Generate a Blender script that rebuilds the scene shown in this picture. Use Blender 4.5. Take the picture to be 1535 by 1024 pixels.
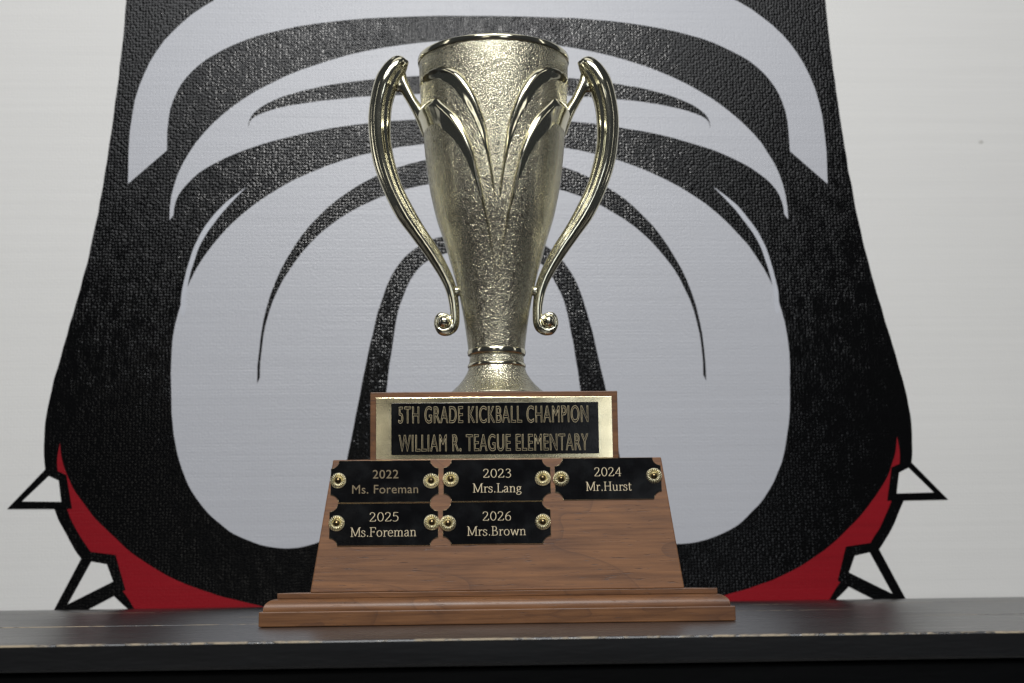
import bpy, bmesh, math, random
from mathutils import Vector, Matrix
from mathutils.geometry import tessellate_polygon
from mathutils import noise as mnoise

random.seed(7)
for o in list(bpy.data.objects):
    bpy.data.objects.remove(o)
scene = bpy.context.scene
COL = scene.collection
R = math.radians

# ------------------------------------------------------------------ camera
FPX, D = 2300.0, 1.156                       # focal length in photo pixels, camera to plinth front (m)
YAW, PITCH, ROLL = R(2.8), R(9.0), R(0.72)
fwd = Vector((math.sin(YAW)*math.cos(PITCH), math.cos(YAW)*math.cos(PITCH), math.sin(PITCH)))
rgt0 = Vector((math.cos(YAW), -math.sin(YAW), 0))
up0 = rgt0.cross(fwd)
rgt = rgt0*math.cos(ROLL) - up0*math.sin(ROLL)
upv = rgt0*math.sin(ROLL) + up0*math.cos(ROLL)
def ray(px, py):
    return fwd*FPX + rgt*(px-767.5) + upv*(512-py)
_d = ray(745.5, 936.5)
CAM = -_d*(D/_d.y)
def at(px, py, Y):
    d = ray(px, py)
    return CAM + d*((Y-CAM.y)/d.y)
def at_plane(px, py, p, n):
    d = ray(px, py)
    return CAM + d*((p-CAM).dot(n)/d.dot(n))

cam_data = bpy.data.cameras.new('camera')
cam = bpy.data.objects.new('camera', cam_data)
COL.objects.link(cam)
cam.matrix_world = Matrix.Translation(CAM) @ Matrix((rgt, upv, -fwd)).transposed().to_4x4()
cam_data.sensor_width = 36
cam_data.lens = FPX/1535*36
cam_data.clip_start = 0.02
cam_data.clip_end = 50
cam_data.dof.use_dof = True
cam_data.dof.focus_distance = 1.19
cam_data.dof.aperture_fstop = 18
scene.camera = cam

# ------------------------------------------------------------------ light
world = bpy.data.worlds.new('World')
scene.world = world
world.use_nodes = True
bg = world.node_tree.nodes['Background']
bg.inputs['Color'].default_value = (0.80, 0.88, 1.0, 1)
bg.inputs['Strength'].default_value = 0.05
def area(name, loc, target, sx, sy, power, color):
    l = bpy.data.lights.new(name, 'AREA')
    l.shape = 'RECTANGLE'; l.size = sx; l.size_y = sy; l.energy = power; l.color = color
    o = bpy.data.objects.new(name, l); COL.objects.link(o)
    o.location = loc
    o.rotation_euler = (Vector(target)-Vector(loc)).to_track_quat('-Z', 'Y').to_euler()
    return o
area('key_lamp', (-0.02, -1.35, 1.70), (0, 0.3, 0.25), 0.12, 0.42, 20, (1.0, 0.98, 0.945))
area('wide_row_fill', (0, -1.9, 1.75), (0, 1.0, 0.35), 1.9, 0.40, 19, (0.96, 0.98, 1.0))  # added wide fill: softens the cup's shadow, gives the wall glints; no real windows
area('high_daylight', (-0.2, -3.2, 3.6), (0, 1.0, 0.3), 3.6, 1.4, 130, (0.97, 0.98, 1.0))
area('overhead', (0, -0.2, 2.7), (0, 0.2, 0), 2.0, 1.2, 9, (1.0, 0.98, 0.93))
area('left_window', (-0.46, -2.1, 0.46), (-0.05, 0.1, 0.25), 0.34, 0.55, 1.3, (1.0, 0.97, 0.88))
area('right_window', (0.52, -2.1, 0.48), (0.05, 0.1, 0.25), 0.30, 0.60, 2.2, (0.90, 0.95, 1.0))
area('left_streak_strip', (-2.2, -0.5, 0.9), (0, 0.1, 0.3), 0.14, 1.6, 2.2, (1.0, 0.97, 0.9))  # added strip lamp, put in only for streaks on the polished handles
area('right_streak_strip', (2.2, -0.5, 0.9), (0, 0.1, 0.3), 0.14, 1.6, 2.2, (1.0, 0.97, 0.9))  # its added twin for the right side, not a real opening

scene.view_settings.view_transform = 'Standard'
scene.view_settings.look = 'None'
scene.view_settings.exposure = -0.12
scene.view_settings.gamma = 1
scene.render.engine = 'CYCLES'

# ------------------------------------------------------------------ object helpers
def tag(o, label=None, cat=None, group=None, kind=None):
    if label: o['label'] = label
    if cat: o['category'] = cat
    if group: o['group'] = group
    if kind: o['kind'] = kind
    return o
def mesh_obj(name, verts, faces, mats, parent=None, smooth=False, fmat=None, loc=None):
    me = bpy.data.meshes.new(name)
    me.from_pydata([tuple(v) for v in verts], [], faces)
    if not isinstance(mats, (list, tuple)): mats = [mats]
    for m in mats: me.materials.append(m)
    if fmat:
        for p, i in zip(me.polygons, fmat): p.material_index = i
    if smooth:
        me.polygons.foreach_set('use_smooth', [True]*len(me.polygons))
    me.update()
    o = bpy.data.objects.new(name, me)
    COL.objects.link(o)
    if parent: o.parent = parent
    if loc: o.location = loc
    return o
def bm_obj(name, bm, mats, parent=None, smooth=False):
    me = bpy.data.meshes.new(name)
    bmesh.ops.recalc_face_normals(bm, faces=bm.faces)
    bm.to_mesh(me); bm.free()
    if not isinstance(mats, (list, tuple)): mats = [mats]
    for m in mats: me.materials.append(m)
    if smooth: me.polygons.foreach_set('use_smooth', [True]*len(me.polygons))
    o = bpy.data.objects.new(name, me)
    COL.objects.link(o)
    if parent: o.parent = parent
    return o
def bevel(o, w, seg=2, ang=35):
    m = o.modifiers.new('bevel', 'BEVEL'); m.width = w; m.segments = seg
    m.limit_method = 'ANGLE'; m.angle_limit = R(ang)
    return m
def box_bm(x0, x1, y0, y1, z0, z1):
    bm = bmesh.new()
    bmesh.ops.create_cube(bm, size=1)
    for v in bm.verts:
        v.co = Vector(((x0+x1)/2+v.co.x*(x1-x0), (y0+y1)/2+v.co.y*(y1-y0), (z0+z1)/2+v.co.z*(z1-z0)))
    return bm

# ------------------------------------------------------------------ materials
def newmat(name):
    m = bpy.data.materials.new(name); m.use_nodes = True
    nt = m.node_tree
    return m, nt, nt.nodes['Principled BSDF']
def node(nt, t, **kw):
    n = nt.nodes.new(t)
    for k, v in kw.items():
        if k in n.inputs: n.inputs[k].default_value = v
        else: setattr(n, k, v)
    return n
def coords(nt, scale=(1, 1, 1), kind='Object'):
    tc = node(nt, 'ShaderNodeTexCoord'); mp = node(nt, 'ShaderNodeMapping')
    mp.inputs['Scale'].default_value = scale
    nt.links.new(tc.outputs[kind], mp.inputs['Vector'])
    return mp.outputs['Vector']
def noise_tex(nt, scale_vec, scale=1.0, detail=3, rough=0.5, dist=0.0):
    n = node(nt, 'ShaderNodeTexNoise')
    n.inputs['Scale'].default_value = scale; n.inputs['Detail'].default_value = detail
    n.inputs['Roughness'].default_value = rough; n.inputs['Distortion'].default_value = dist
    nt.links.new(coords(nt, scale_vec), n.inputs['Vector'])
    return n.outputs['Fac']
def ramp(nt, src, stops):
    r = node(nt, 'ShaderNodeValToRGB')
    els = r.color_ramp.elements
    while len(els) < len(stops): els.new(0.5)
    for e, (p, c) in zip(els, stops):
        e.position = p; e.color = (c[0], c[1], c[2], 1) if isinstance(c, tuple) else (c, c, c, 1)
    nt.links.new(src, r.inputs['Fac'])
    return r.outputs['Color']
def mix(nt, fac, a, b, blend='MIX'):
    m = node(nt, 'ShaderNodeMix'); m.data_type = 'RGBA'; m.blend_type = blend
    for s, v in ((m.inputs[0], fac), (m.inputs[6], a), (m.inputs[7], b)):
        if hasattr(v, 'is_output'): nt.links.new(v, s)
        elif isinstance(v, tuple): s.default_value = (v[0], v[1], v[2], 1)
        else: s.default_value = v
    return m.outputs[2]
def mth(nt, op, a, b=None):
    m = node(nt, 'ShaderNodeMath'); m.operation = op
    for s, v in zip(m.inputs, (a, b)):
        if v is None: continue
        if hasattr(v, 'is_output'): nt.links.new(v, s)
        else: s.default_value = v
    return m.outputs[0]
def bump(nt, bsdf, h, dist, strength=1.0):
    b = node(nt, 'ShaderNodeBump'); b.inputs['Strength'].default_value = strength
    b.inputs['Distance'].default_value = dist
    nt.links.new(h, b.inputs['Height']); nt.links.new(b.outputs['Normal'], bsdf.inputs['Normal'])
    return b

def paint(name, color, rough, streak, bumpd, spec=0.5, blob=0.5, brush=1.0):
    """brushed house paint over a woven board: horizontal strokes, small woven bumps"""
    m, nt, b = newmat(name)
    s1 = noise_tex(nt, (1.1, 1, 95), 1, 4, 0.6)                 # long horizontal brush strokes
    s2 = noise_tex(nt, (6, 1, 400), 1, 3, 0.6)
    s3 = noise_tex(nt, (1.5, 1, 1.8), 1, 4, 0.55)                # broad unevenness
    v = node(nt, 'ShaderNodeTexVoronoi'); v.feature = 'SMOOTH_F1'
    v.inputs['Scale'].default_value = 1; v.inputs['Randomness'].default_value = 0.5
    v.inputs['Smoothness'].default_value = 0.35
    nt.links.new(coords(nt, (205, 1, 215)), v.inputs['Vector'])
    v2 = noise_tex(nt, (470, 1, 340), 1, 2, 0.5)
    k = mth(nt, 'ADD', mth(nt, 'MULTIPLY', mth(nt, 'SUBTRACT', s1, 0.5), streak),
            mth(nt, 'ADD', mth(nt, 'MULTIPLY', mth(nt, 'SUBTRACT', s2, 0.5), streak*0.7),
                mth(nt, 'MULTIPLY', mth(nt, 'SUBTRACT', s3, 0.5), streak*1.3)))
    k = mth(nt, 'ADD', k, 1.0)
    vm = node(nt, 'ShaderNodeVectorMath'); vm.operation = 'SCALE'
    vm.inputs[0].default_value = color
    nt.links.new(k, vm.inputs['Scale'])
    nt.links.new(vm.outputs[0], b.inputs['Base Color'])
    b.inputs['Roughness'].default_value = rough
    b.inputs['Specular IOR Level'].default_value = spec
    h = mth(nt, 'ADD', mth(nt, 'MULTIPLY', v.outputs['Distance'], -blob),
            mth(nt, 'ADD', mth(nt, 'MULTIPLY', s2, 0.5*brush), mth(nt, 'MULTIPLY', v2, 0.35*brush)))
    h = mth(nt, 'ADD', h, mth(nt, 'MULTIPLY', s1, 0.6*brush))
    bb = bump(nt, b, h, bumpd)
    un = noise_tex(nt, (75, 1, 40), 1, 5, 0.7)
    nt.links.new(ramp(nt, un, [(0.30, 0.35), (0.70, 1.0)]), bb.inputs['Strength'])
    return m
M_white = paint('white_wall_paint', (0.74, 0.735, 0.715), 0.5, 0.09, 0.00036, 0.35)
def specks(m):
    nt = m.node_tree; b = nt.nodes['Principled BSDF']
    src = b.inputs['Base Color'].links[0].from_socket
    v = node(nt, 'ShaderNodeTexVoronoi'); v.inputs['Scale'].default_value = 1; v.inputs['Randomness'].default_value = 1
    nt.links.new(coords(nt, (5.5, 1, 7)), v.inputs['Vector'])
    warp = noise_tex(nt, (160, 1, 160), 1, 2, 0.5)
    d = mth(nt, 'ADD', v.outputs['Distance'], mth(nt, 'MULTIPLY', mth(nt, 'SUBTRACT', warp, 0.5), 0.035))
    nt.links.new(mix(nt, ramp(nt, d, [(0.012, 0.55), (0.034, 0.0)]), src, (0.30, 0.28, 0.25)), b.inputs['Base Color'])
specks(M_white)
M_grey = paint('grey_paint', (0.47, 0.48, 0.515), 0.36, 0.11, 0.00055, 0.5)
M_black = paint('black_paint', (0.0030, 0.0030, 0.0032), 0.12, 0.3, 0.00090, 0.20, 1.0, 0.10)
M_red = paint('red_paint', (0.25, 0.006, 0.012), 0.4, 0.3, 0.0005, 0.15)
M_pale = paint('pale_highlight_paint', (0.50, 0.515, 0.56), 0.38, 0.16, 0.00035, 0.5)

def metal(name, color, rough, hammered=0, scale=700):
    m, nt, b = newmat(name)
    b.inputs['Base Color'].default_value = (*color, 1)
    b.inputs['Metallic'].default_value = 1
    b.inputs['Roughness'].default_value = rough
    if hammered:
        n = noise_tex(nt, (scale, scale, scale), 1, 2, 0.45, 1.6)
        r = ramp(nt, n, [(0.36, 0.0), (0.62, 1.0)])
        n2 = noise_tex(nt, (9, 9, 9), 1, 3, 0.5)
        s = mth(nt, 'ADD', mth(nt, 'MULTIPLY', n2, 0.5), 0.6)
        bb = bump(nt, b, r, hammered)
        nt.links.new(mth(nt, 'MINIMUM', s, 1.0), bb.inputs['Strength'])
    else:
        n = noise_tex(nt, (22, 22, 22), 1, 4, 0.6)
        nt.links.new(mth(nt, 'ADD', mth(nt, 'MULTIPLY', n, 0.14), max(rough-0.05, 0.01)), b.inputs['Roughness'])
        n4 = noise_tex(nt, (90, 90, 30), 1, 2, 0.5)
        bump(nt, b, n4, 0.0005, 0.5)
    return m
M_hammer = metal('hammered_pale_gold', (0.50, 0.475, 0.36), 0.15, 0.00021, 680)
M_polish = metal('polished_pale_gold', (0.66, 0.63, 0.49), 0.10)
M_inner = metal('cup_inside_metal', (0.45, 0.42, 0.32), 0.35)
M_rose = metal('stamped_brass', (0.88, 0.82, 0.60), 0.34)
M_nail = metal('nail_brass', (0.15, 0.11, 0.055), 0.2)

def brass_sheet():
    m, nt, b = newmat('brushed_brass_sheet')
    n = noise_tex(nt, (40, 40, 1500), 1, 3, 0.6)
    n2 = noise_tex(nt, (28, 28, 40), 1, 4, 0.6)
    nt.links.new(mix(nt, n2, (0.70, 0.60, 0.36), (0.86, 0.78, 0.55)), b.inputs['Base Color'])
    b.inputs['Metallic'].default_value = 1
    nt.links.new(mth(nt, 'ADD', mth(nt, 'MULTIPLY', n2, 0.20), 0.08), b.inputs['Roughness'])
    n3 = noise_tex(nt, (14, 14, 22), 1, 2, 0.5)
    bump(nt, b, mth(nt, 'ADD', mth(nt, 'MULTIPLY', n, 0.05), mth(nt, 'MULTIPLY', n3, 1.6)), 0.0006, 0.6)
    return m
M_brass = brass_sheet()
def lacquer():
    m, nt, b = newmat('black_plate_lacquer')
    n = noise_tex(nt, (60, 60, 60), 1, 4, 0.6)
    nt.links.new(ramp(nt, n, [(0.5, (0.002, 0.002, 0.0024)), (0.85, (0.008, 0.009, 0.010))]), b.inputs['Base Color'])
    b.inputs['Specular IOR Level'].default_value = 0.3
    n2 = noise_tex(nt, (35, 35, 70), 1, 5, 0.65)
    nt.links.new(mth(nt, 'ADD', mth(nt, 'MULTIPLY', n2, 0.22), 0.04), b.inputs['Roughness'])
    sp = noise_tex(nt, (900, 900, 900), 1, 1, 0.4)
    bump(nt, b, sp, 0.00002)
    return m
M_lac = lacquer()
def engraving(name, col, rough):
    m, nt, b = newmat(name)
    n = noise_tex(nt, (500, 500, 500), 1, 2, 0.6)
    nt.links.new(mix(nt, n, tuple(c*0.75 for c in col), tuple(min(1, c*1.25) for c in col)), b.inputs['Base Color'])
    b.inputs['Metallic'].default_value = 0.6; b.inputs['Roughness'].default_value = rough
    return m
M_eng = engraving('engraved_brass_line', (0.62, 0.52, 0.32), 0.35); M_eng.node_tree.nodes['Principled BSDF'].inputs['Metallic'].default_value = 0.15
M_eng_dull = engraving('worn_engraved_line', (0.13, 0.10, 0.058), 0.55)
M_eng_small = engraving('engraved_small_letters', (0.44, 0.37, 0.25), 0.5)

def walnut(name, tint=1.0, scale=(1, 1, 1), off=0.0, gloss=0.46):
    m, nt, b = newmat(name)
    sx, sy, sz = scale
    warp = noise_tex(nt, (5*sx, 6*sy, 13*sz), 1, 2, 0.5, 1.1)
    rings = mth(nt, 'FRACT', mth(nt, 'MULTIPLY', mth(nt, 'ADD', warp, off), 7.0))
    rr = ramp(nt, rings, [(0.0, 0.0), (0.10, 0.55), (0.55, 1.0), (1.0, 0.75)])
    fib = noise_tex(nt, (14*sx, 260*sy, 330*sz), 1, 5, 0.65, 0.3)
    cloud = noise_tex(nt, (9*sx, 9*sy, 16*sz), 1, 3, 0.5)
    pore = noise_tex(nt, (85*sx, 700*sy, 1100*sz), 1, 2, 0.5)
    c1 = ramp(nt, fib, [(0.30, (0.13*tint, 0.053*tint, 0.020*tint)), (0.72, (0.31*tint, 0.137*tint, 0.051*tint))])
    c2 = mix(nt, mth(nt, 'MULTIPLY', mth(nt, 'SUBTRACT', 1.0, rr), 0.5), c1, (0.075*tint, 0.032*tint, 0.017*tint))
    c3 = mix(nt, ramp(nt, cloud, [(0.52, 0.0), (0.74, 0.40)]), c2, (0.085*tint, 0.036*tint, 0.026*tint))
    c4 = mix(nt, ramp(nt, pore, [(0.27, 0.75), (0.36, 0.0)]), c3, (0.035, 0.015, 0.009))
    nt.links.new(c4, b.inputs['Base Color'])
    nt.links.new(mth(nt, 'ADD', mth(nt, 'MULTIPLY', fib, 0.25), gloss-0.12), b.inputs['Roughness'])
    b.inputs['Specular IOR Level'].default_value = 0.35
    h = mth(nt, 'ADD', mth(nt, 'MULTIPLY', fib, 0.6), mth(nt, 'MULTIPLY', ramp(nt, pore, [(0.27, 0.0), (0.36, 1.0)]), 0.6))
    bump(nt, b, h, 0.00010)
    return m
M_wood = walnut('walnut', 0.74)
M_wood_red = walnut('walnut_reddish', 0.66, (1, 1, 1), 0.35)
M_wood_mold = walnut('walnut_moulding', 0.70, (1, 1.2, 1.2), 0.6, 0.40)

def table_paint():
    m, nt, b = newmat('glossy_black_table_paint')
    n = noise_tex(nt, (3, 70, 70), 1, 4, 0.6)
    nt.links.new(ramp(nt, n, [(0.35, (0.008, 0.008, 0.009)), (0.75, (0.022, 0.018, 0.018))]), b.inputs['Base Color'])
    n2 = noise_tex(nt, (6, 90, 40), 1, 4, 0.6)
    nt.links.new(mth(nt, 'ADD', mth(nt, 'MULTIPLY', n2, 0.26), 0.16), b.inputs['Roughness'])
    b.inputs['Specular IOR Level'].default_value = 0.30
    sc = noise_tex(nt, (14, 420, 420), 1, 3, 0.6)                # scuffs down to bare wood
    sm = ramp(nt, sc, [(0.735, 0.0), (0.75, 1.0)])
    c = mix(nt, sm, ramp(nt, n, [(0.35, (0.008, 0.008, 0.009)), (0.75, (0.022, 0.018, 0.018))]), (0.40, 0.33, 0.24))
    nt.links.new(c, b.inputs['Base Color'])
    bump(nt, b, mth(nt, 'ADD', n2, mth(nt, 'MULTIPLY', n, 0.5)), 0.00015)
    return m
M_table = table_paint()
def chipped():
    m, nt, b = newmat('chipped_edge_paint')
    n = noise_tex(nt, (9, 10, 10), 1, 6, 0.7)
    n2 = noise_tex(nt, (160, 60, 260), 1, 3, 0.6)
    mask = ramp(nt, mth(nt, 'ADD', n, mth(nt, 'MULTIPLY', n2, 0.5)), [(0.70, 0.0), (0.80, 1.0)])
    nt.links.new(mix(nt, mask, (0.012, 0.012, 0.013), (0.27, 0.22, 0.15)), b.inputs['Base Color'])
    nt.links.new(mth(nt, 'ADD', mth(nt, 'MULTIPLY', mask, 0.4), 0.25), b.inputs['Roughness'])
    bump(nt, b, mask, 0.0002)
    return m
M_chip = chipped()
def apron_paint():
    m, nt, b = newmat('black_apron_paint')
    n = noise_tex(nt, (8, 20, 40), 1, 4, 0.6)
    nt.links.new(ramp(nt, n, [(0.3, (0.0018, 0.0018, 0.0022)), (0.8, (0.005, 0.0055, 0.0065))]), b.inputs['Base Color'])
    b.inputs['Roughness'].default_value = 0.5; b.inputs['Specular IOR Level'].default_value = 0.25
    bump(nt, b, n, 0.0008)
    return m
M_apron = apron_paint()

# ------------------------------------------------------------------ table the trophy stands on
def y_on_table(py):
    d = ray(745, py); return CAM.y-d.y*CAM.z/d.z
WALLY = y_on_table(905.5)+0.004
print('horizon test: camera height', CAM.z, 'wall distance', WALLY, 'front', y_on_table(957))
table = bpy.data.objects.new('table', None); COL.objects.link(table)
tag(table, 'black painted plank table with worn pale edges under the trophy', 'table')
def plank(y0, y1, x0=-1.35, x1=1.35, th=0.016, cb=0.0006, seed=0):
    """one board, its long top edges chamfered and worn; small sag and waviness along its length"""
    N = 90; verts = []; faces = []; fm = []
    rnd = random.Random(seed)
    ph = rnd.random()*10
    for i in range(N+1):
        x = x0+(x1-x0)*i/N
        w = 0.0004*math.sin(x*9+ph)+0.0002*math.sin(x*31+ph*2)
        dz = 0.00025*math.sin(x*6+ph)
        prof = [(y0+w, -th), (y0+w, -cb-0.0002), (y0+w+cb*0.35, -cb*0.35), (y0+w+cb, 0), (y1+w-cb, 0), (y1+w-cb*0.35, -cb*0.35), (y1+w, -cb-0.001), (y1+w, -th)]
        verts += [(x, y, z+dz) for y, z in prof]
    for i in range(N):
        for j in range(8):
            a = i*8+j; b2 = i*8+(j+1) % 8
            faces.append((a, b2, b2+8, a+8)); fm.append(1 if j in (1, 2, 4) else 2 if j in (0, 7) else 0)
    faces.append(tuple(range(8))[::-1]); faces.append(tuple(range(N*8, N*8+8))); fm += [0, 0]
    o = mesh_obj('plank', verts, faces, [M_table, M_chip, M_apron], table, False, fm)
    bm = bmesh.new(); bm.from_mesh(o.data); bmesh.ops.recalc_face_normals(bm, faces=bm.faces); bm.to_mesh(o.data); bm.free()
    return o
YF = y_on_table(957)
G1, G2 = y_on_table(931), y_on_table(920.5)
plank(YF, G1, th=0.0135, cb=0.0009, seed=1)
plank(G1+0.0060, G2, seed=2)
plank(G2+0.0080, y_on_table(911.5), seed=3)
plank(y_on_table(911.5)+0.012, WALLY-0.004, seed=4)
o = bm_obj('apron', box_bm(-1.33, 1.33, YF+0.016, YF+0.036, -0.12, -0.0165), M_apron, table); bevel(o, 0.002)
for x in (-1.28, 1.28):
    for y in (YF+0.06, WALLY-0.08):
        o = bm_obj('leg', box_bm(x-0.025, x+0.025, y-0.02, y+0.03, -0.74, -0.0168), M_apron, table); bevel(o, 0.003)

def ground_mat():
    m, nt, b = newmat('dark_floor'); n = noise_tex(nt, (3, 3, 3), 1, 5, 0.6)
    nt.links.new(ramp(nt, n, [(0.3, (0.03, 0.03, 0.03)), (0.7, (0.055, 0.052, 0.05))]), b.inputs['Base Color'])
    b.inputs['Roughness'].default_value = 0.7
    return m
g = bm_obj('ground', box_bm(-4, 4, -6, WALLY-0.001, -0.80, -0.7405), ground_mat()); tag(g, kind='structure')

# ------------------------------------------------------------------ wall with its painted emblem
wall = bm_obj('wall', box_bm(-2.6, 2.6, WALLY, WALLY+0.06, -0.75, 2.4), M_white)
tag(wall, 'white painted board wall with brush strokes and a large black grey and red emblem', 'wall')
emblem = bpy.data.objects.new('emblem', None); COL.objects.link(emblem); emblem.parent = wall
emblem.location = (0, 0, 0)
CXW = at(724, 500, WALLY).x
def wp(px, py):
    p = at(px, py, WALLY); return (p.x, p.z)
def spline(pts, n=10, closed=True):
    out = []; N = len(pts)
    rng = range(N) if closed else range(N-1)
    for i in rng:
        if closed: p = [pts[(i+k-1) % N] for k in range(4)]
        else: p = [pts[min(max(i+k-1, 0), N-1)] for k in range(4)]
        for k in range(n):
            t = k/n
            q = []
            for c in range(len(pts[0])):
                a, b_, c_, d_ = p[0][c], p[1][c], p[2][c], p[3][c]
                q.append(0.5*((2*b_)+(-a+c_)*t+(2*a-5*b_+4*c_-d_)*t*t+(-a+3*b_-3*c_+d_)*t**3))
            out.append(tuple(q))
    if not closed: out.append(tuple(pts[-1]))
    return out
def seg_path(segs, n=12):
    """list of open point runs joined with corners"""
    out = []
    for s in segs:
        q = spline(s, n, False) if len(s) > 2 else list(s)
        if out and (abs(out[-1][0]-q[0][0])+abs(out[-1][1]-q[0][1])) < 1e-6: q = q[1:]
        out += q
    if abs(out[0][0]-out[-1][0])+abs(out[0][1]-out[-1][1]) < 1e-6: out = out[:-1]
    return out
def sheet(name, poly, mat, h, jitter=0.0010):
    """a coat of paint: outline in wall coordinates (x, z), standing h proud of the wall"""
    pts = []
    for (x, z) in poly:
        j = mnoise.noise(Vector((x*40, z*40, h*9000)))*jitter
        j2 = mnoise.noise(Vector((x*40, z*40, 50+h*9000)))*jitter
        pts.append((x+j, z+j2))
    tris = tessellate_polygon([[Vector((x, z, 0)) for x, z in pts]])
    n = len(pts)
    v = [(x, WALLY-h, z) for x, z in pts]+[(x, WALLY-0.00001, z) for x, z in pts]
    f = [tuple(t) for t in tris]+[(i, (i+1) % n, (i+1) % n+n, i+n) for i in range(n)]
    o = mesh_obj(name, v, f, mat, emblem)
    bm = bmesh.new(); bm.from_mesh(o.data); bmesh.ops.recalc_face_normals(bm, faces=bm.faces); bm.to_mesh(o.data); bm.free()
    if o.data.polygons[0].normal.y > 0: o.data.flip_normals()
    return o
def mir(poly): return [(2*CXW-x, z) for x, z in poly][::-1]
def W(path): return [wp(*p) for p in path]
def both(path):
    """left half given from top centre to bottom centre; closed by its mirror image"""
    L = W(path)
    return L+mir(L)
def two(name, path, mat, h):
    p = W(path)
    sheet(name, p, mat, h); sheet(name, mir(p), mat, h)
# a plain shield of nested arches stands in for the painted design
def arch(a, top, foot, p=2.3, n=26, x0=724):
    """half of a superelliptic arch, from the foot at the left to the crown in the middle"""
    out = []
    for k in range(n+1):
        t = math.pi/2*k/n
        out.append((x0-a*max(math.cos(t), 0)**(2/p), foot-(foot-top)*math.sin(t)**(2/p)))
    return out
sheet('black_field', both(seg_path([
    [(724, -110), (196, -110)],
    [(196, -110), (186, 40), (172, 160), (154, 280), (134, 380), (104, 490), (76, 590), (66, 665), (74, 740), (104, 810), (150, 872), (215, 935)],
    [(215, 935), (724, 935)]], 16)), M_black, 0.00035)
def band_shape(a1, t1, f1, a2, t2, f2, p=2.3):
    return [q for q in arch(a1, t1, f1, p)][::-1]+arch(a2, t2, f2, p)
# arches run crown -> foot -> crown, so both() closes them across the middle
sheet('grey_band', both(band_shape(532, -62, 276, 474, 24, 226, 2.9)), M_grey, 0.0007)
sheet('grey_band', both(band_shape(470, 60, 330, 464, 176, 322, 2.1)), M_grey, 0.0007)
sheet('grey_panel', both(arch(468, 212, 560, 2.2)[::-1]+seg_path([
    [(256, 560), (262, 660), (290, 740), (350, 800), (430, 822), (500, 800), (540, 740), (552, 660)],
    [(552, 660), (552, 830)], [(552, 830), (724, 830)]])), M_grey, 0.0007)
sheet('black_arch', both(band_shape(338, 232, 575, 334, 270, 566, 2.2)), M_black, 0.00105)
sheet('black_arch', both([(724, 350), (690, 350)]+seg_path([
    [(690, 350), (640, 362), (598, 396), (572, 450), (552, 530), (534, 620), (518, 700), (508, 760), (480, 830)],
    [(480, 830), (580, 830)],
    [(580, 830), (572, 700), (578, 600), (588, 520), (602, 450), (630, 400), (670, 380), (700, 378)]])+[(724, 378)]), M_black, 0.00105)
sheet('black_arch', both(band_shape(352, 112, 190, 351, 140, 188, 2.2)), M_black, 0.00105)
two('pale_line', seg_path([[(270, 470), (276, 420), (296, 360), (330, 312), (370, 280)], [(370, 280), (334, 318), (302, 364), (283, 420), (277, 470), (270, 470)]]), M_pale, 0.0009)
# red crescent along the lower rim and white triangles outside it
two('red_band', seg_path([
    [(90, 664), (96, 700), (120, 748), (165, 800), (225, 848), (300, 884), (405, 912)],
    [(405, 912), (405, 935)], [(405, 935), (216, 935)],
    [(216, 935), (184, 886), (150, 846), (118, 800), (97, 752), (86, 700), (90, 664)]]), M_red, 0.0007)
two('black_triangle', [(11, 763), (72, 700), (100, 712), (108, 763)], M_black, 0.0011)
two('white_triangle', [(34, 752), (73, 713), (88, 720), (92, 752)], M_white, 0.0015)
two('black_triangle', [(78, 920), (128, 826), (174, 832), (188, 884), (120, 920)], M_black, 0.0011)
two('white_triangle', [(102, 906), (137, 842), (160, 846), (170, 872)], M_white, 0.0015)

# ------------------------------------------------------------------ trophy: wooden base
trophy = bpy.data.objects.new('trophy', None); COL.objects.link(trophy)
tag(trophy, 'tall two-handled pale gold cup trophy on a stepped walnut base with black name plates', 'trophy')
def X(px, py, Y): return at(px, py, Y).x
def Z(py, Y, px=745): return at(px, py, Y).z
AY = 0.0875                                  # depth of the cup's axis
YB = 0.175
def slab(name, x0, x1, y0, y1, z0, z1, mat, bw=0.0006):
    o = bm_obj(name, box_bm(x0, x1, y0, y1, z0, z1), mat, trophy); bevel(o, bw, 2)
    return o
zs0, zs1 = 0.0, Z(913, 0)
slab('plinth_slab', X(387.5, 930, 0), X(1103, 922, 0), 0, YB, 0.0004, zs1, M_wood_red, 0.0007)
# quarter round moulding: profile swept round the four sides
zq1 = Z(894, 0.012)
def molding(name, x0, x1, y0, y1, z0, z1, depth, mat):
    N = 10
    prof = [(0.0, z0), (0.0, z0+0.0012)]
    for i in range(N+1):
        a = math.pi/2*i/N
        prof.append((depth*(1-math.cos(a)), z0+0.0012+(z1-z0-0.0012)*math.sin(a)))
    verts = []; faces = []
    for d, z in prof:
        verts += [(x0+d, y0+d, z), (x1-d, y0+d, z), (x1-d, y1-d, z), (x0+d, y1-d, z)]
    P = len(prof)
    for i in range(P-1):
        for j in range(4):
            a, b2 = i*4+j, i*4+(j+1) % 4
            faces.append((a, b2, b2+4, a+4))
    faces.append((3, 2, 1, 0)); faces.append((P*4-4, P*4-3, P*4-2, P*4-1))
    o = mesh_obj(name, verts, faces, mat, trophy, True)
    m = o.modifiers.new('edge', 'EDGE_SPLIT'); m.split_angle = R(32)
    return o
xm0, xm1 = X(394, 914, 0.003), X(1095, 907, 0.003)
molding('plinth_moulding', xm0, xm1, 0.0035, YB-0.0035, zs1+0.0001, zq1, 0.0095, M_wood_mold)
zt1 = Z(885.5, 0.0135)
slab('plinth_step', X(415.5, 893, 0.0135), X(1075.5, 885, 0.0135), 0.0135, YB-0.0135, zq1+0.0001, zt1, M_wood_red, 0.0004)
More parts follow.
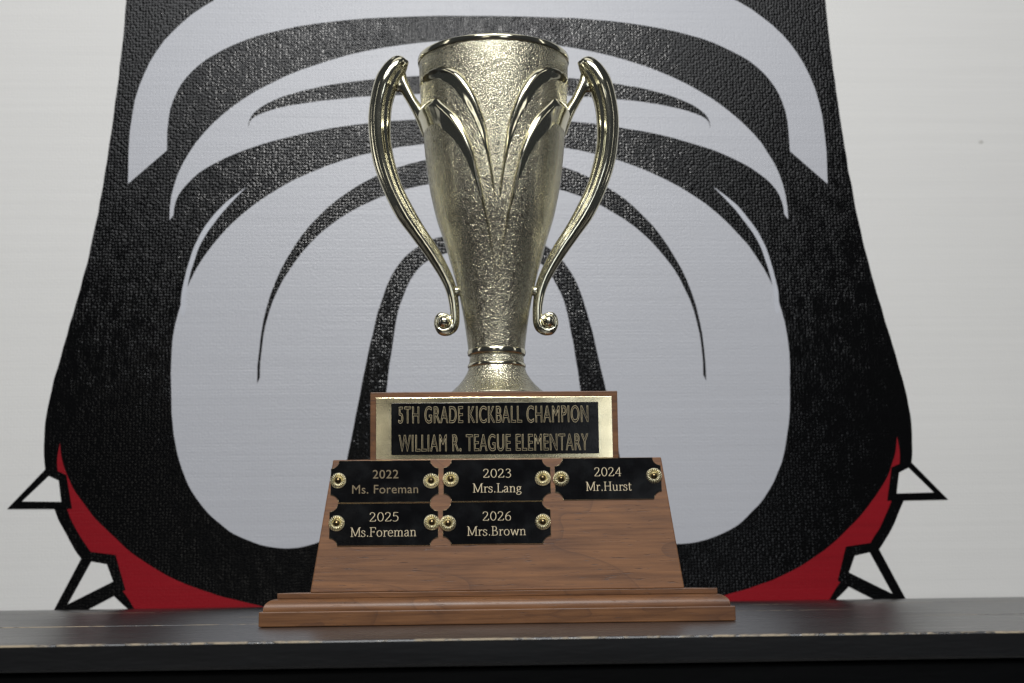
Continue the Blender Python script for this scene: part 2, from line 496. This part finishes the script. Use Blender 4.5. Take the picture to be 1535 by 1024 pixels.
# tapered block
YL0, YL1 = 0.024, 0.040
zb0 = zt1+0.0001
zb1 = Z(687.5, YL1)
bx0, bx1 = X(465, 889, YL0), X(1026, 881, YL0)
tx0, tx1 = X(499.5, 690, YL1), X(991, 684, YL1)
v = [(bx0, YL0, zb0), (bx1, YL0, zb0), (bx1, YB-YL0, zb0), (bx0, YB-YL0, zb0),
     (tx0, YL1, zb1), (tx1, YL1, zb1), (tx1, YB-YL1, zb1), (tx0, YB-YL1, zb1)]
f = [(3, 2, 1, 0), (4, 5, 6, 7), (0, 1, 5, 4), (1, 2, 6, 5), (2, 3, 7, 6), (3, 0, 4, 7)]
o = mesh_obj('tapered_block', v, f, M_wood, trophy); bevel(o, 0.0007)
# upper block
YU = 0.0435
zu1 = Z(587, YU)
ux0, ux1 = X(555, 640, YU), X(926.5, 640, YU)
slab('upper_block', ux0, ux1, YU, YB-YU, zb1+0.0001, zu1, M_wood_red, 0.0006)

# nameplate: gold sheet, black panel, outlined letters
def front_box(name, l, r_, t, b_, Yf, th, mat, parent, bw=0.0002):
    c = (t+b_)/2; cx = (l+r_)/2
    bm = box_bm(X(l, c, Yf), X(r_, c, Yf), Yf, Yf+th, Z(b_, Yf, cx), Z(t, Yf, cx))
    o = bm_obj(name, bm, mat, parent); bevel(o, bw); return o
gold = front_box('nameplate', 563.5, 918, 595.3, 687.3, YU-0.0011, 0.00105, M_brass, trophy)
NPY = YU-0.0017
front_box('black_panel', 586.5, 897.5, 603.4, 681, NPY, 0.00055, M_lac, gold, 0.0001)
def outline_text(name, body, l, r_, t, b_, Y, mat, parent, bev=0.00016, plane=None, fill=False, off=0.0, spc=1.0):
    cu = bpy.data.curves.new(name, 'FONT'); cu.body = body; cu.size = 1; cu.space_character = spc
    cu.offset = off
    if not fill:
        cu.fill_mode = 'NONE'
    tmp = bpy.data.objects.new(name+'_tmp', cu); COL.objects.link(tmp)
    dg = bpy.context.evaluated_depsgraph_get()
    me0 = bpy.data.meshes.new_from_object(tmp.evaluated_get(dg))
    bpy.data.objects.remove(tmp)
    vs = [v.co.copy() for v in me0.vertices]
    xs = [v.x for v in vs]; ys = [v.y for v in vs]
    mnx, mxx = min(xs), max(xs)
    mny, mxy = 0.0, 0.729
    # baseline box uses capital height
    cx, cy = (l+r_)/2, (t+b_)/2
    if plane is None:
        x0, x1 = X(l, cy, Y), X(r_, cy, Y); z0, z1 = Z(b_, Y, cx), Z(t, Y, cx)
        T = lambda p: Vector((x0+(p.x-mnx)/(mxx-mnx)*(x1-x0), Y, z0+(p.y-mny)/(mxy-mny)*(z1-z0)))
    else:
        po, ux, uz, un = plane
        c = at_plane(cx, cy, po, un)
        w = (at_plane(r_, cy, po, un)-at_plane(l, cy, po, un)).dot(ux); hh = (at_plane(cx, t, po, un)-at_plane(cx, b_, po, un)).dot(uz)
        T = lambda p: c+ux*(((p.x-mnx)/(mxx-mnx)-.5)*w)+uz*(((p.y-mny)/(mxy-mny)-.5)*hh)
    if fill:
        return mesh_obj(name, [T(p) for p in vs], [tuple(p.vertices) for p in me0.polygons], mat, parent)
    # edges -> small tubes via a bevelled poly curve
    P = [T(p) for p in vs]
    adj = {}
    for e in me0.edges:
        a, b2 = e.vertices; adj.setdefault(a, []).append(b2); adj.setdefault(b2, []).append(a)
    seen0 = 0; cv = bpy.data.curves.new(name+'_c', 'CURVE'); cv.dimensions = '3D'; cv.bevel_depth = bev; cv.bevel_resolution = 1
    seen = set()
    for s in adj:
        if s in seen: continue
        loop = [s]; seen.add(s); cur = s
        while True:
            nx = [q for q in adj[cur] if q not in seen]
            if not nx: break
            cur = nx[0]; seen.add(cur); loop.append(cur)
        sp = cv.splines.new('POLY'); sp.points.add(len(loop)-1); sp.use_cyclic_u = True
        for q, i in zip(sp.points, loop): q.co = (*P[i], 1)
    tmp = bpy.data.objects.new(name+'_tmp', cv); COL.objects.link(tmp)
    me = bpy.data.meshes.new_from_object(tmp.evaluated_get(bpy.context.evaluated_depsgraph_get()))
    bpy.data.objects.remove(tmp)
    me.materials.clear(); me.materials.append(mat)
    o = bpy.data.objects.new(name, me); COL.objects.link(o); o.parent = parent
    return o
outline_text('lettering', '5TH GRADE KICKBALL CHAMPION', 597.5, 881.5, 607.6, 633.4, NPY-0.00002, M_eng, gold, 0.00016, spc=1.12, off=0.014)
outline_text('lettering', 'WILLIAM R. TEAGUE ELEMENTARY', 598, 881.5, 649.8, 675.6, NPY-0.00002, M_eng, gold, 0.00016, spc=1.12, off=0.014)

# small engraved plates on the leaning front face
MPP = (at(745, 740, 0.032)-CAM).dot(fwd)/FPX       # metres per photo pixel on the block's front
PO = Vector((0, YL0, zb0))
UZ = Vector((0, YL1-YL0, zb1-zb0)).normalized()
UX = Vector((1, 0, 0))
UN = UX.cross(UZ).normalized()
if UN.y > 0: UN = -UN                            # towards the camera
pw = (at_plane(825.5, 720, PO, UN)-at_plane(665, 720, PO, UN)).dot(UX)
ph_ = (at_plane(745, 689, PO, UN)-at_plane(745, 751.6, PO, UN)).dot(UZ)
def rosette_mesh(r):
    rings = [(0.0, .30), (.28, .30), (.34, .20), (.42, .26), (.55, .36), (.75, .40), (.88, .30), (.95, .16), (1.0, 0.0), (1.0, -.08)]
    NT = 120; verts = []; faces = []; fm = []
    for k, (rr, h) in enumerate(rings):
        for i in range(NT):
            a = 2*math.pi*i/NT
            rid = 0.42*math.cos(a*20) if 3 <= k <= 6 else 0
            q = 1+(0.012*math.cos(a*20) if k >= 7 else 0)
            verts.append((rr*r*q*math.cos(a), rr*r*q*math.sin(a), (h+rid)*r*0.40))
    for k in range(len(rings)-1):
        for i in range(NT):
            a, b2 = k*NT+i, k*NT+(i+1) % NT
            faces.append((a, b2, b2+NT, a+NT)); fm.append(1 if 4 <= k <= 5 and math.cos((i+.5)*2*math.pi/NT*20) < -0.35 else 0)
    return verts, faces, fm
def dome_mesh(r):
    prof = [(0.0, 1.0), (.3, .95), (.6, .78), (.85, .48), (1.0, .05), (1.0, -.3)]
    NT = 32; verts = []; faces = []
    for rr, h in prof:
        for i in range(NT):
            a = 2*math.pi*i/NT; verts.append((rr*r*math.cos(a), rr*r*math.sin(a), h*r*.75+0.0007))
    for k in range(len(prof)-1):
        for i in range(NT):
            a, b2 = k*NT+i, k*NT+(i+1) % NT; faces.append((a, b2, b2+NT, a+NT))
    return verts, faces
RS = 12.2*MPP
rv, rf, rfm = rosette_mesh(RS); dv, df = dome_mesh(RS*0.42)
PLM = Matrix((UX, UZ, UN)).transposed().to_4x4()     # plate frame: x right, y up the face, z out
def notched(w, h, r):
    pts = []
    for (cx, cy, a0) in ((-w/2, -h/2, 90), (w/2, -h/2, 180), (w/2, h/2, 270), (-w/2, h/2, 0)):
        # concave quarter circle bites, walked so that the outline runs counter clockwise
        arc = [(cx+r*math.cos(R(a0-90*k/10)), cy+r*math.sin(R(a0-90*k/10))) for k in range(11)]
        pts += arc
    return pts
plate_me = None; PMAT = {}; 
def place_plate(px, py, label):
    global plate_me
    if plate_me is None:
        pts = notched(pw, ph_, 12*MPP)
        n = len(pts); th = 0.0007; lip = 0.00022
        tris = [tuple(t) for t in tessellate_polygon([[Vector((x, y, 0)) for x, y in pts]])]
        cx = [(x-math.copysign(lip, x), y-math.copysign(lip, y)) for x, y in pts]
        v = [(x, y, 0) for x, y in pts]+[(x, y, th*0.7) for x, y in pts]+[(x, y, th) for x, y in cx]
        f = []; fm = []
        for i in range(n):
            j = (i+1) % n
            f.append((i, j, j+n, i+n)); fm.append(1); f.append((i+n, j+n, j+2*n, i+2*n)); fm.append(1)
        for t in tris: f.append(tuple(k+2*n for k in t)); fm.append(0)
        o = mesh_obj('winner_plate', v, f, [M_lac, M_brass], trophy, False, fm)
        if o.data.polygons[-1].normal.z < 0: o.data.flip_normals()
        plate_me = o.data
    else:
        o = bpy.data.objects.new('winner_plate', plate_me); COL.objects.link(o); o.parent = trophy
    c = at_plane(px, py, PO, UN)+UN*0.00015
    mt = Matrix.Translation(c) @ PLM @ Matrix.Rotation(R(random.uniform(-.15, .15)), 4, 'Z')
    o.matrix_local = mt; PMAT[o.name] = mt
    o['label'] = label
    return o
LP = PO+UN*0.00092

# serif engraving letters drawn as strokes: upright strokes thick, level strokes thin
def ell(cx, cy, rx, ry, n=20): return [(cx+rx*math.cos(2*math.pi*i/n), cy+ry*math.sin(2*math.pi*i/n)) for i in range(n+1)]
def srf(x, y, w=.12): return [(x-w, y), (x+w, y)]
G = {
 '0': (.70, [ell(.33, .49, .25, .47)]),
 '2': (.70, [[(.08, .74), (.13, .9), (.29, .97), (.45, .9), (.5, .74), (.44, .55), (.28, .33), (.07, .05)], [(.06, .03), (.56, .03)], [(.55, .04), (.6, .2)]]),
 '3': (.66, [[(.1, .82), (.17, .93), (.3, .97), (.44, .9), (.48, .75), (.4, .6), (.24, .54)], [(.24, .54), (.42, .49), (.52, .34), (.5, .16), (.38, .03), (.22, 0), (.07, .08)]]),
 '4': (.70, [[(.45, .98), (.45, 0)], [(.45, .98), (.25, .64), (.04, .3)], [(.03, .29), (.62, .29)], srf(.45, .02)]),
 '5': (.66, [[(.15, .96), (.53, .96)], [(.15, .96), (.12, .56)], [(.12, .56), (.28, .61), (.45, .54), (.52, .34), (.46, .12), (.28, 0), (.06, .06)]]),
 '6': (.70, [[(.52, .96), (.32, .86), (.15, .65), (.08, .36), (.13, .1), (.31, 0), (.49, .08), (.54, .3), (.46, .5), (.3, .56), (.12, .42)]]),
 'M': (1.0, [[(.15, 0), (.15, .98)], [(.15, .98), (.48, .06)], [(.48, .06), (.82, .98)], [(.84, .98), (.84, 0)], srf(.15, .02), srf(.84, .02), [(.02, .98), (.16, .98)], [(.83, .98), (.97, .98)]]),
 's': (.46, [[(.36, .48), (.32, .6), (.19, .65), (.08, .57), (.1, .43), (.22, .35), (.34, .26), (.37, .13), (.28, .02), (.15, 0), (.05, .06), (.04, .18)]]),
 '.': (.30, [[(.15, -.01), (.15, .13)], [(.11, .06), (.19, .06)]]),
 ' ': (.3, []),
 'F': (.66, [[(.17, 0), (.17, .98)], [(.04, .97), (.58, .97)], [(.58, .98), (.6, .78)], [(.17, .51), (.44, .51)], [(.45, .42), (.45, .6)], srf(.17, .02, .14)]),
 'o': (.60, [ell(.29, .32, .22, .32)]),
 'r': (.46, [[(.16, 0), (.16, .64)], [(.16, .42), (.24, .58), (.4, .63)], [(.38, .64), (.41, .54)], srf(.16, .02), [(.05, .62), (.16, .62)]]),
 'e': (.54, [[(.06, .36), (.46, .36)], [(.47, .36), (.43, .56), (.27, .65), (.11, .55), (.06, .33), (.12, .1), (.28, 0), (.47, .11)]]),
 'm': (.98, [[(.15, 0), (.15, .64)], [(.15, .48), (.28, .62), (.4, .62), (.47, .5), (.47, 0)], [(.47, .48), (.6, .62), (.72, .62), (.79, .5), (.79, 0)], srf(.15, .02), srf(.47, .02), srf(.79, .02), [(.04, .62), (.15, .62)]]),
 'n': (.66, [[(.15, 0), (.15, .64)], [(.15, .48), (.28, .62), (.4, .62), (.48, .5), (.48, 0)], srf(.15, .02), srf(.48, .02), [(.04, .62), (.15, .62)]]),
 'a': (.54, [[(.08, .5), (.15, .62), (.27, .65), (.37, .55), (.38, .3), (.38, .06), (.48, .02)], [(.38, .38), (.18, .32), (.07, .18), (.12, .03), (.25, .02), (.38, .14)]]),
 'g': (.54, [ell(.24, .44, .15, .19), [(.35, .58), (.49, .62)], [(.15, .26), (.09, .16), (.2, .08), (.4, .04), (.45, -.1), (.3, -.25), (.12, -.23), (.04, -.12), (.14, .02)]]),
 'L': (.66, [[(.18, 0), (.18, .98)], srf(.18, .97, .14), [(.04, .02), (.58, .02)], [(.58, .01), (.62, .24)]]),
 'B': (.70, [[(.17, 0), (.17, .98)], [(.04, .97), (.32, .97), (.48, .87), (.48, .64), (.34, .53), (.17, .52)], [(.34, .53), (.55, .43), (.57, .14), (.38, .02), (.04, .02)]]),
 'w': (.86, [[(.1, .62), (.26, 0)], [(.26, 0), (.43, .6)], [(.43, .6), (.6, 0)], [(.6, 0), (.76, .62)], srf(.1, .62, .09), srf(.76, .62, .09)]),
 'H': (.86, [[(.17, 0), (.17, .98)], [(.67, 0), (.67, .98)], [(.17, .51), (.67, .51)], srf(.17, .02), srf(.67, .02), srf(.17, .97), srf(.67, .97)]),
 'u': (.64, [[(.14, .63), (.14, .16), (.22, .01), (.34, .01), (.46, .14)], [(.47, .63), (.47, 0)], [(.04, .62), (.14, .62)], [(.37, .62), (.47, .62)], [(.47, .02), (.57, .02)]]),
 't': (.42, [[(.17, .84), (.17, .12), (.24, .01), (.38, .08)], [(.04, .62), (.36, .62)]]),
}
def serif_text(body, cpx, cpy, wpx, hpx, parent, mat, thick=.075, thin=.042):
    adv = sum(G[c][0] for c in body)
    kx = 1.0
    strokes = []; x = 0
    mn, mx = 9e9, -9e9
    for ch in body:
        for s in G[ch][1]:
            s2 = [(x+a, b2) for a, b2 in s]
            strokes.append(s2)
            mn = min(mn, min(q[0] for q in s2)); mx = max(mx, max(q[0] for q in s2))
        x += G[ch][0]
    H = hpx*MPP; Wd = wpx*MPP
    sx = Wd/(mx-mn); cxx = (mn+mx)/2
    c0 = at_plane(cpx, cpy, LP, UN)
    V = []; F = []
    for si, s in enumerate(strokes):
        if len(s) > 3: s = spline(s, 4, False)
        P2 = [((a-cxx)*sx, (b2-.5)*H) for a, b2 in s]
        base = len(V)
        for i, p in enumerate(P2):
            a = P2[max(i-1, 0)]; b2 = P2[min(i+1, len(P2)-1)]
            d = Vector((b2[0]-a[0], b2[1]-a[1])); d.normalize() if d.length > 0 else None
            w = (thin+(thick-thin)*abs(d.y)**1.5)*H*0.5
            nx, ny = -d.y*w, d.x*w
            e = (si % 12)*0.000008
            for sg in (1, -1):
                V.append(c0+UX*(p[0]+nx*sg)+UZ*(p[1]+ny*sg)+UN*e)
        for i in range(len(P2)-1):
            k = base+2*i; F.append((k, k+1, k+3, k+2))
    inv = PMAT[parent.name].inverted()
    return mesh_obj('lettering', [inv @ q for q in V], F, mat, parent)

PLATES = [
    (576.8, 722.0, '2022', 578, 710.5, 38.5, 13.4, 'Ms. Foreman', 577.4, 732.8, 98.8, 13.6, 'dull worn plate, upper left'),
    (745.2, 720.3, '2023', 745, 709.3, 41, 13.7, 'Mrs.Lang', 745.2, 731.3, 73, 13.9, 'upper middle plate'),
    (911.4, 717.8, '2024', 911.2, 707.1, 40.5, 13.8, 'Mr.Hurst', 912.6, 728.8, 69.2, 13.9, 'upper right plate'),
    (575.4, 786.6, '2025', 575.6, 774.7, 42, 13.9, 'Ms.Foreman', 574.7, 797.3, 97.4, 14.0, 'lower left plate'),
    (744.8, 784.2, '2026', 744.6, 773.4, 41.4, 13.9, 'Mrs.Brown', 744.3, 795.7, 87.6, 14.0, 'lower plate under 2023'),
]
for (cx, cy, yr, yx, yy, yw, yh, nm, nx, ny, nw, nh, lab) in PLATES:
    pl = place_plate(cx, cy, lab)
    if yr == '2022':
        for body, bx, by, bw, bh in ((yr, yx, yy, yw, yh), (nm, nx, ny, nw, nh)):
            o = outline_text('lettering', body, bx-bw/2, bx+bw/2, by-bh/2, by+bh/2, 0, M_eng_dull, pl, plane=(LP, UX, UZ, UN), fill=True, off=0.0, spc=1.05)
            inv = PMAT[pl.name].inverted()
            for vv in o.data.vertices: vv.co = inv @ vv.co
    else:
        serif_text(yr, yx, yy, yw, yh, pl, M_eng_small)
        serif_text(nm, nx, ny, nw, nh, pl, M_eng_small)
ros0 = None
for i, (px, py) in enumerate([(507, 721), (646.3, 721.2), (675.5, 718.8), (813.3, 717.3), (841, 718.5), (980, 714), (504.5, 785), (647.3, 783.5), (671.5, 785), (813.5, 782.8)]):
    if ros0 is None:
        o = mesh_obj('rosette', rv, rf, [M_rose, M_nail], trophy, True, rfm); ros0 = o
        d = mesh_obj('nail', dv, df, M_nail, o, True); nail0 = d
    else:
        o = ros0.copy(); COL.objects.link(o); o.parent = trophy
        d = nail0.copy(); COL.objects.link(d); d.parent = o
    c = at_plane(px, py, PO, UN)+UN*0.0010
    tilt = Matrix.Rotation(R(random.uniform(-7, 7)), 4, 'X') @ Matrix.Rotation(R(random.uniform(-7, 7)), 4, 'Y') @ Matrix.Rotation(random.uniform(0, 6.28), 4, 'Z')
    o.matrix_local = Matrix.Translation(c) @ PLM @ tilt

# ------------------------------------------------------------------ trophy: cup
AX = at(744.5, 540, AY).x
SIL = [(93, 111), (112, 111.2), (132, 110.8), (160, 109), (188, 107), (235, 103.5), (279, 98), (300, 94.2), (329, 87.5), (359, 78),
       (388, 69.5), (417, 61.5), (446, 54.5), (476, 49), (505, 44.8), (528, 42)]
def zr(py, hw):
    a = at(744, py, AY); return a.z, hw/FPX*((a-CAM).dot(fwd))
prof = [zr(*p) for p in SIL][::-1]           # bottom to top
zc0, zc1 = prof[0][0], prof[-1][0]
fine = spline([(z, r_) for z, r_ in prof], 10, False)
def rad(z):
    if z <= fine[0][0]: return fine[0][1]
    for i in range(len(fine)-1):
        if fine[i][0] <= z <= fine[i+1][0]:
            t = (z-fine[i][0])/(fine[i+1][0]-fine[i][0]); return fine[i][1]*(1-t)+fine[i+1][1]*t
    return fine[-1][1]
def lathe(name, pr, mat, parent, NT=192, close=False):
    V = []; F = []
    for r_, z in pr:
        for i in range(NT):
            a = 2*math.pi*i/NT; V.append((AX+r_*math.sin(a), AY-r_*math.cos(a), z))
    n = len(pr)
    for k in range(n-1 if not close else n):
        for i in range(NT):
            a, b2 = k*NT+i, k*NT+(i+1) % NT; c, d = ((k+1) % n)*NT+i, ((k+1) % n)*NT+(i+1) % NT
            F.append((a, b2, d, c))
    o = mesh_obj(name, V, F, mat, parent, True)
    bm = bmesh.new(); bm.from_mesh(o.data); bmesh.ops.recalc_face_normals(bm, faces=bm.faces); bm.to_mesh(o.data); bm.free()
    return o
cup = lathe('cup_body', [(r_, z) for z, r_ in fine]+[(r_-0.0015, z) for z, r_ in fine[::-1]], M_hammer, trophy, 256, True)
# rolled rim
rt = prof[-1][1]; zt = prof[-1][0]
def ring_prof(r0, z0, pts): return [(r0+a, z0+b2) for a, b2 in pts]
lathe('rim', ring_prof(rt, zt, [(-0.002, -0.0028), (0.0002, -0.0030), (0.0011, -0.0024), (0.0012, -0.0004), (0.0012, 0.0006), (0.0010, 0.0016), (0.0002, 0.0022), (-0.0012, 0.0022), (-0.0022, 0.0014), (-0.0024, 0.0)]), M_polish, cup, 256, True)
lathe('cup_lining', [(rad(zt-0.004-(zt-zc0)*k/30)-0.0019, zt-0.003-(zt-zc0-0.01)*k/30) for k in range(30)], M_inner, cup, 96)
# neck bands
zA, rA = zr(525, 42.8); zA2, _ = zr(534, 42.8)
zB, rB = zr(552, 42.3); zB2, rB2 = zr(559, 44.5)
def band(name, ztop, zbot, r0, r1, bulge, mat):
    n = 8
    pr = [(min(r0, r1)-0.003, ztop)]
    for i in range(n+1):
        t = i/n; s = math.sin(math.pi*t)**0.6 if 0 < t < 1 else 0
        pr.append((r0+(r1-r0)*t+bulge*s, ztop+(zbot-ztop)*t))
    pr.append((min(r0, r1)-0.003, zbot))
    return lathe(name, pr, mat, cup, 192, True)
band('neck_ring', zA, zA2, rA, rA-0.0002, 0.0007, M_polish)
zN0 = zr(536, 41)[0]
lathe('neck_band', [(rA-0.0016, zA2+0.001), (zr(545, 41.2)[1], zr(545, 41)[0]), (rA-0.0014, zB-0.001)], M_hammer, cup, 192)
band('neck_ring', zr(545.5, 42)[0], zr(552, 42)[0], zr(545, 41.3)[1], zr(552, 42.6)[1], 0.0010, M_polish)
# flared foot
FT = [(551, 42), (558, 44.2), (563, 46.8), (569, 50.5), (575, 55.2), (581, 61), (586, 66.5)]
ft = [zr(*p) for p in FT]
pr = [(r_, z) for z, r_ in ft]
zl, rl = ft[-1]
pr += [(rl+0.0035, zl*0.55+zu1*0.45), (rl+0.006, zu1+0.0015), (rl+0.0063, zu1+0.0002), (rl*0.5, zu1+0.0002)]
pr2 = spline(pr[:-2], 6, False)+pr[-2:]
lathe('foot', pr2, M_hammer, cup, 192)

# raised scrolls on the bowl: outlines traced on the bowl's surface as (angle, height)
def hit(px, py):
    d = ray(px, py).normalized()
    t0 = (AY-CAM.y)/d.y-0.09; t = t0
    for _ in range(900):
        p = CAM+d*t
        if math.hypot(p.x-AX, p.y-AY) <= rad(p.z): break
        t += 0.0001
    return math.atan2(p.x-AX, -(p.y-AY)), p.z
def zoom6(pts): return [(640+a/4.655, 80+b2/4.655) for a, b2 in pts]
upU = zoom6([(60, 105), (120, 94), (190, 105), (240, 142), (280, 192), (330, 272), (370, 370), (405, 470), (427, 570), (442, 680), (454, 770), (465, 860), (473, 950), (477, 1010)])
upL = zoom6([(60, 182), (110, 196), (165, 228), (220, 290), (270, 370), (318, 452), (362, 550), (395, 640), (422, 740), (440, 830), (452, 900), (462, 960), (470, 1000), (477, 1024)])
loU = zoom6([(62, 310), (112, 342), (170, 392), (212, 442), (252, 503), (292, 592), (330, 690), (350, 775), (370, 862), (388, 950), (404, 1030), (440, 1230), (465, 1400), (478, 1560)])
loL = zoom6([(60, 500), (110, 540), (170, 592), (220, 655), (270, 742), (308, 830), (340, 905), (362, 975), (380, 1035), (400, 1110), (422, 1220), (445, 1340), (463, 1440), (477, 1570)])
def scroll(U, L, mirror, wrapU, wrapL, hmax):
    u = [hit(*p) for p in U]; l = [hit(*p) for p in L]
    u = wrapU(u[0])+u; l = wrapL(l[0])+l
    u = spline(u, 9, False); l = spline(l, 9, False)
    M = 16; V = []; F = []; n = len(u)
    for i in range(n):
        w = math.hypot((u[i][0]-l[i][0])*rad(u[i][1]), u[i][1]-l[i][1])
        tt = i/(n-1)
        h = min(hmax, max(w*0.5, 0.0013*min(1, (1-tt)*12)))
        for j in range(M+1):
            s = j/M
            th = u[i][0]*(1-s)+l[i][0]*s; z = u[i][1]*(1-s)+l[i][1]*s
            # steep shoulder at the upper edge, ridge, then a hollow running out to the lower edge
            hh = (s/0.30)**0.55 if s < 0.30 else (1-((s-0.30)/0.70)**1.25)*(1-0.22*math.sin(math.pi*(s-0.30)/0.70))
            hh = max(0, hh)
            off = -0.0003+h*hh
            r_ = rad(z)+off
            a = th*mirror
            V.append((AX+r_*math.sin(a), AY-r_*math.cos(a), z+0.2*off))
    for i in range(n-1):
        for j in range(M):
            a = i*(M+1)+j; F.append((a, a+1, a+M+2, a+M+1))
    o = mesh_obj('scroll_ornament', V, F, M_polish, cup, True)
    bm = bmesh.new(); bm.from_mesh(o.data); bmesh.ops.recalc_face_normals(bm, faces=bm.faces); bm.to_mesh(o.data); bm.free()
    k = len(o.data.polygons)//2
    pc = o.data.polygons[k]; cdir = pc.center-Vector((AX, AY, pc.center.z))
    if pc.normal.dot(cdir) < 0: o.data.flip_normals()
    return o
dz = D*1.09/FPX
for mr in (1, -1):
    scroll(upU, upL, mr, lambda p: [(R(-84), p[1]-9*dz), (R(-72), p[1]-5*dz)], lambda p: [(R(-84), p[1]+7*dz), (R(-72), p[1]+4*dz)], 0.0040)
    scroll(loU, loL, mr, lambda p: [(R(-104), p[1]-4*dz), (R(-86), p[1]-1*dz), (R(-74), p[1]+1*dz)], lambda p: [(R(-104), p[1]+6*dz), (R(-86), p[1]-1*dz), (R(-74), p[1]+1*dz)], 0.0040)

# handles: widths read as pairs (outer, inner) in the plane of the cup's axis
HP = [((609, 90), (613, 93)), ((603, 85), (612, 97)), ((594, 84), (610, 104)), ((584, 89), (606, 114)), ((573, 100), (600, 125)), ((563, 117), (593, 142)), ((556, 143), (588, 160)),
      ((552, 176), (586, 184)), ((554, 212), (587, 214)), ((561, 250), (593, 246)), ((576, 290), (604, 280)), ((594, 325), (620, 312)),
      ((614, 352), (636, 340)), ((637, 383), (657, 372)), ((657, 413), (674, 404)), ((668, 436), (684, 430)), ((673, 456), (688, 453)), ((674.5, 470), (689, 470)),
      ((674, 482), (688.5, 486)), ((670, 488), (683.5, 497)), ((664.5, 490.5), (672, 503.5)), ((659, 489), (658.5, 501.5)), ((657.5, 485), (650.8, 489)), ((658.5, 480), (652.3, 475)), ((663, 476), (660, 468.5)), ((668.5, 476), (671.5, 470.5))]
SP = [((590, 92), (575, 140)), ((600, 95), (583, 142)), ((606.5, 104), (592, 139)), ((610.5, 118), (600, 138.5)), ((615.5, 131), (605.5, 146)), ((622, 144), (612.5, 158)), ((629, 154), (619.5, 171)), ((636, 163), (626, 186)), ((646, 168), (634, 206))]
def sweep(pairs, mirror, dfun, groove):
    pp = []
    for (a, b2) in pairs:
        A = at(a[0], a[1], AY); B = at(b2[0], b2[1], AY)
        pp.append((A.x-AX, A.z, B.x-AX, B.z))
    pp = spline(pp, 8, False)
    NT = 40; V = []; F = []; n = len(pp)
    for i, (ax, az, bx_, bz) in enumerate(pp):
        c = Vector(((ax+bx_)/2, 0, (az+bz)/2)); h = Vector(((ax-bx_)/2, 0, (az-bz)/2)); hl = h.length
        dep = dfun(i/(n-1), hl)
        for j in range(NT):
            ph = 2*math.pi*j/NT
            g = 1.0
            if groove:
                for c0, gk, gw in ((R(48), .45, .22), (R(118), 1, .30), (R(-48), .45, .22), (R(-118), 1, .30)):
                    dd = (ph-c0+math.pi) % (2*math.pi)-math.pi
                    g -= groove*gk*min(1, hl/0.008)*math.exp(-(dd/gw)**2)
            p = c+h*math.cos(ph)*g+Vector((0, -dep*math.sin(ph)*g, 0))
            V.append((AX+p.x*mirror, AY+p.y, p.z))
    for i in range(n-1):
        for j in range(NT):
            a, b2 = i*NT+j, i*NT+(j+1) % NT; F.append((a, b2, b2+NT, a+NT))
    F.append(tuple(range(NT))); F.append(tuple(range((n-1)*NT, n*NT)))
    return V, F
for mr in (1, -1):
    V1, F1 = sweep(HP, mr, lambda t, h: max(h*0.95, 0.0024) if t < .75 else max(h*0.95, 0.0030), 0.13)
    V2, F2 = sweep(SP, mr, lambda t, h: min(h*0.9, 0.0042)+0.0008*t, 0)
    V = V1+V2; F = F1+[tuple(k+len(V1) for k in q) for q in F2]
    # disc that closes the curl, and the weld where the handle meets the bowl
    o = mesh_obj('handle', V, F, M_polish, trophy, True)
    bm = bmesh.new(); bm.from_mesh(o.data); bmesh.ops.recalc_face_normals(bm, faces=bm.faces)
    def blob(px, py, y, r_, sy=1.0, sx=1.0):
        c = at(px, py, AY); x = AX+(c.x-AX)*mr
        bmesh.ops.create_icosphere(bm, subdivisions=4, radius=r_, matrix=Matrix.Translation((x, AY+y, c.z)) @ Matrix.Diagonal((sx, sy, 1, 1)))
    blob(667.5, 483.5, 0, 0.0072, 0.42)
    blob(685.5, 437, 0, 0.0042, 0.8, 0.8)
    for ff in bm.faces: ff.smooth = True
    bm.to_mesh(o.data); bm.free()
    m = o.modifiers.new('weld', 'REMESH'); m.mode = 'VOXEL'; m.voxel_size = 0.00043; m.use_smooth_shade = True
    m = o.modifiers.new('soften', 'SMOOTH'); m.iterations = 3; m.factor = 0.5
    c = at(665.5, 483.5, AY)
    bm = bmesh.new()
    bmesh.ops.create_uvsphere(bm, u_segments=40, v_segments=24, radius=0.0052, matrix=Matrix.Translation((AX+(c.x-AX)*mr, AY-0.0030, c.z)))
    bm_obj('ball', bm, M_polish, o, True)
